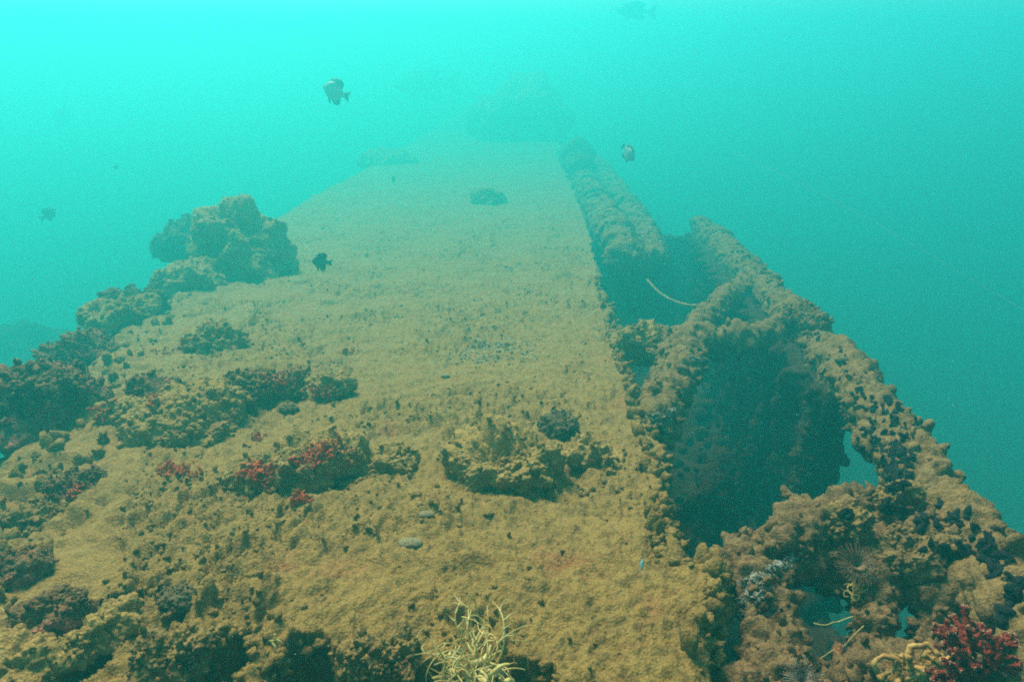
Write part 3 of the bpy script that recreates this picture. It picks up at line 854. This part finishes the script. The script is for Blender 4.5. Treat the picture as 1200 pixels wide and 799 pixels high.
def branching(name, c, up, height, r0, label, levels=4, spread=.55):
    body, tips = [], []
    def grow(p, d, L, r, lev):
        n = 4; pts = [p]; dd = d.copy()
        for i in range(n):
            dd = dd + rng.normal(0, .16, 3); dd /= np.linalg.norm(dd)
            pts.append(pts[-1] + dd * L / n)
        P = np.hstack([np.array(pts), np.linspace(1, .75, n + 1)[:, None]])
        body.append(tube(P, r, 9, .007, .9, r * 1.5, lev))
        for i in range(9 if lev < levels - 1 else 6):           # side polyp knobs
            k = rng.integers(1, n + 1); nn = rng.normal(0, 1, 3); nn -= dd * nn.dot(dd); nn /= np.linalg.norm(nn) + 1e-6
            body.append(blob(pts[k] + nn * r * .9, nn, r * .5, r * rng.uniform(.6, 1.4), 1))
        if lev == levels - 1:
            for i in range(5):
                nn = dd + rng.normal(0, .7, 3)
                nn /= np.linalg.norm(nn)
                tips.append(blob(pts[-1] + nn * r * .9, nn, r * .28, r * .5, 1))
            return
        for i in range(4 if lev else 7):
            nd = dd + rng.normal(0, spread, 3); nd /= np.linalg.norm(nd)
            k = n if i == 0 else rng.integers(2, n + 1)
            grow(pts[k], nd, L * .74, r * .76, lev + 1)
    grow(c, np.asarray(up, float) / np.linalg.norm(up), height, r0, 0)
    o = thing(name, c, label, 'coral')
    obj('branch', join(body), M_rbr, o)
    obj('polyp_tip', join(tips), M_tip, o)['kind'] = 'stuff'
    return o
c = pt(1150, 810)
branching('branching_coral', at(1145, 815, -.02), (-.05, .12, 1), .095, .0115, 'dark red branching coral with white pink tips', 4, .6)
branching('branching_coral', at(1200, 835, -.03), (0, .05, 1), .055, .014, 'lower bright red branching coral in the bottom right corner', 3, .6)

def fan_worm(c, axis, n, length, spread, mat, label, tubemat):
    o = thing('fan_worm', c, label, 'fan worm')
    a, b, ax = onb(axis)
    bits = []
    for ringk, (sp, ln) in enumerate([(spread, 1.0), (spread * .72, .92), (spread * .45, .8)]):
        for i in range(n):
            th = 2 * math.pi * (i + .3 * ringk) / n + rng.normal(0, .04)
            rad = a * math.cos(th) + b * math.sin(th)
            L = length * ln * rng.uniform(.88, 1.08)
            pts = [c + ax * .002 + rad * .003]
            for k in range(1, 7):
                f = k / 6
                pts.append(c + rad * L * sp * f ** 1.1 + ax * L * (f * (1.05 - .45 * sp * f)))
            P = np.hstack([np.array(pts), np.array([.8, 1, 1, 1, .9, .7, .4])[:, None]])
            bits.append(tube(P, .0013, 4, .01))
            for k in range(2, 7):                                # pinnules
                for sg in (-1, 1):
                    tv = np.cross(ax, rad) * sg
                    bits.append((np.array([pts[k] + tv * .0007, pts[k] + tv * .007 + ax * .003, pts[k] + tv * .0012 - ax * .0015, pts[k] + tv * .007 + ax * .0036 + rad * .0008]), np.array([[0, 1, 2], [0, 3, 1], [2, 1, 3]])))
    obj('crown', join(bits), mat, o)
    obj('worm_tube', tube([c - ax * .07, c - ax * .03, c + ax * .003], .008, 10, .01, .6, .015), tubemat, o)
    return o
c = pt(1002, 664); d_ = CAM - c
fan_worm(c + d_ / np.linalg.norm(d_) * .055, (-.10, -.45, .75), 70, .060, 1.15, M_fan, 'tan feathery fan worm on top of the curved lip', M_beam)
c = pt(938, 800); d_ = CAM - c
fan_worm(c + d_ / np.linalg.norm(d_) * .05, (-.1, -.35, .85), 34, .058, .95, M_fanw, 'white banded fan worm at the bottom beside the stanchion', M_beam)

# rope and fishing line
p0 = at(758, 328, -.12); p1 = at(832, 359, -.02)
tag(obj('rope', tube([p0, p0 * .7 + p1 * .3 - [0, 0, .10], p0 * .35 + p1 * .65 - [0, 0, .10], p1], .011, 10, .01, .5, .03), M_rope, loc=p0),
    'slack silted rope hanging across the far opening', 'rope')
tag(obj('fishing_line', tube([att(860, 178, 3.4), att(960, 226, 3.3), att(1060, 281, 3.2), att(1330, 440, 3.0)], .00035, 5, .05), M_line),
    'thin pale fishing line drifting in the open water', 'fishing line')

# ------------------------------------------------------------------ fish
def prism(pts2, th, fr):
    """thin fin from a 2-D outline (x, z) in the fish frame, rounded to a thin edge"""
    P = np.array(pts2, float); n = len(P); ce = P.mean(0)
    V = [[ce[0], th, ce[1]], [ce[0], -th, ce[1]]] + [[x, 0, z] for x, z in P]
    F = [[0, 2 + i, 2 + (i + 1) % n] for i in range(n)] + [[1, 2 + (i + 1) % n, 2 + i] for i in range(n)]
    return fr(np.array(V)), np.array(F)
def fish(c, L, heading, pitch, mat, finmat, label, deep=.5, group=None, roll=0.0):
    """L: body length; heading: degrees, 0 = nose to the right of the picture, 180 = to the left."""
    M = (Matrix.Rotation(R(heading), 3, 'Z') @ Matrix.Rotation(-R(pitch), 3, 'Y') @ Matrix.Rotation(R(roll), 3, 'X'))
    M = np.array(M)
    fr = lambda V: np.asarray(V) * L @ M.T + c
    xs = np.linspace(0, 1, 26)
    up = np.interp(xs, [0, .05, .15, .3, .5, .7, .85, .93, 1], [0.012, .10, .26, .42, .50, .38, .19, .13, .13]) * deep
    dn = np.interp(xs, [0, .05, .15, .3, .5, .7, .85, .93, 1], [0.012, .07, .20, .38, .48, .38, .19, .12, .12]) * deep
    wd = np.interp(xs, [0, .05, .2, .45, .7, .9, 1], [.01, .06, .13, .155, .10, .04, .02]) * (.6 + deep * .6)
    th = np.linspace(0, 2 * math.pi, 18, endpoint=False)
    G = np.zeros((26, 18, 3))
    G[:, :, 0] = (.5 - xs)[:, None] * .82
    G[:, :, 1] = wd[:, None] * np.cos(th)
    G[:, :, 2] = np.where(np.sin(th) > 0, up[:, None] * np.sin(th), dn[:, None] * np.sin(th))
    V = G.reshape(-1, 3); V = np.vstack([V, [[.425, 0, 0], [-.41, 0, 0]]])
    F = [grid_faces(26, 18, True), np.array([[468, (i + 1) % 18, i] for i in range(18)] + [[469, 450 + i, 450 + (i + 1) % 18] for i in range(18)])]
    o = thing('reef_fish', c, label, 'fish', group)
    obj('body', (fr(V), F), mat, o)
    obj('tail_fin', prism([(-.39, .06 * deep * 2), (-.50, .13), (-.60, .19), (-.57, .08), (-.545, 0), (-.57, -.08), (-.60, -.19), (-.50, -.13), (-.39, -.06 * deep * 2)], .010, fr), finmat, o)
    h = deep
    obj('dorsal_fin', prism([(.24, .36 * h), (.15, .52 * h), (0, .64 * h), (-.15, .66 * h), (-.28, .58 * h), (-.32, .42 * h), (-.28, .18 * h), (-.05, .40 * h)], .012, fr), finmat, o)
    obj('anal_fin', prism([(.02, -.42 * h), (-.08, -.60 * h), (-.2, -.64 * h), (-.30, -.52 * h), (-.31, -.36 * h), (-.27, -.16 * h)], .012, fr), finmat, o)
    obj('pelvic_fin', prism([(.17, -.36 * h), (.10, -.62 * h), (.03, -.66 * h), (.05, -.38 * h)], .010, fr), finmat, o)
    for sg in (-1, 1):
        U_, F_ = ico(2)
        obj('eye', (fr(U_ * .028 + [.315, sg * .075 * (.6 + h * .6), .07 * h]), F_), M_eye, o)
    return o
G_ = 'dark reef fish hovering over the wreck'
fish(att(391, 107, 12), .50, 165, 18, M_fishg, M_fishd, 'round grey fish with dark tail, high above the plating', .66, G_)
fish(att(737, 181, 12.5), .39, 305, -38, M_fishg, M_fishd, 'grey fish nosing downward over the right plating edge', .62, G_, roll=0)
fish(att(58, 250, 16), .40, 30, 30, M_fishd, M_fishd, 'faint dark fish in open water above the left bush', .55, G_)
fish(att(375, 307, 7.5), .21, 200, 10, M_fishd, M_fishd, 'black fish close above the plating, right of ragged rock', .72, G_)
fish(att(136, 196, 18), .17, 20, 0, M_fishd, M_fishd, 'tiny distant fish speck above the ragged rock', .5, G_)
fish(att(73, 136, 38), 1.5, 60, 60, M_fishd, M_fishd, 'very faint upright fish in haze at upper left', .45, G_)
fish(att(740, 13, 34), 2.0, 175, 2, M_fishd, M_fishd, 'very faint fish near the surface at top', .32, G_)
fish(att(492, 100, 45), 4.3, 178, -4, M_fishd, M_fishd, 'large faint fish beside the far mound', .36, G_)
fish(att(461, 210, 17), .28, 100, 10, M_fishd, M_fishd, 'faint small fish low over the far plating', .6, G_)
fish(pt(750, 668) + np.array([0, -.02, .035]), .045, 80, 55, M_teal, M_teal, 'tiny teal fish resting on plating near the opening', .30)

# ------------------------------------------------------------------ countless small things: rubble, turf, flecks
top = np.where((DTOP > .75) & (DV[:, 2] - zd(DV[:, 1]) > -.12) & (DV[:, 1] > 1.25) & (DV[:, 1] < 14))[0]
wgt = rough_at(DV[top]) ** 1.3 + .06
wgt /= np.clip(DV[top, 1], 1.2, 9) ** .0
wgt /= wgt.sum()
def scatter(name, n, rmin, rmax, mat, label, fn, cat):
    idx = rng.choice(top, n, p=wgt)
    bits = []
    for i in idx:
        p = DV[i]; r = rng.uniform(rmin, rmax) * rng.uniform(.6, 1.2) * (1 + .12 * max(0, p[1] - 2))
        bits.append(fn(p, r))
    o = obj(name, join(bits), mat, loc=(-.5, 2, 0))
    o['kind'] = 'stuff'; o['label'] = label
def knobfn(p, r):
    return blob(p + [0, 0, r * .2], [rng.normal(0, .3), rng.normal(0, .3), 1], r, r * rng.uniform(.5, .9), 2, 3, .7)
def dishfn(p, r):
    return shell_bit(p + np.array([0, 0, r * .15]), [0, 0, 1], r)
scatter('coral_rubble', 700, .004, .012, M_deck, 'tan coral rubble strewn over the plating', knobfn, 'rubble')
scatter('dark_rubble', 30, .005, .010, M_grey, 'dark turf covered rubble strewn over the plating', knobfn, 'rubble')
scatter('shell_debris', 420, .006, .014, M_deck, 'silted shell halves strewn over the plating', dishfn, 'rubble')
bits = []
for i in range(330):
    t_ = rng.uniform(1.0, 6.0)
    p = att(rng.uniform(-100, 1300), rng.uniform(-60, 799), t_)
    if p[2] < .12 and -2.4 < p[0] < 1.9: continue
    bits.append(blob(p, rng.normal(0, 1, 3), rng.uniform(.0004, .0011) * (.5 + .35 * t_), .0010, 1))
o = obj('drifting_flecks_of_dust', join(bits), M_snow, loc=(0, 3, 1.5))
o['kind'] = 'stuff'; o['label'] = 'pale flecks drifting in the water'
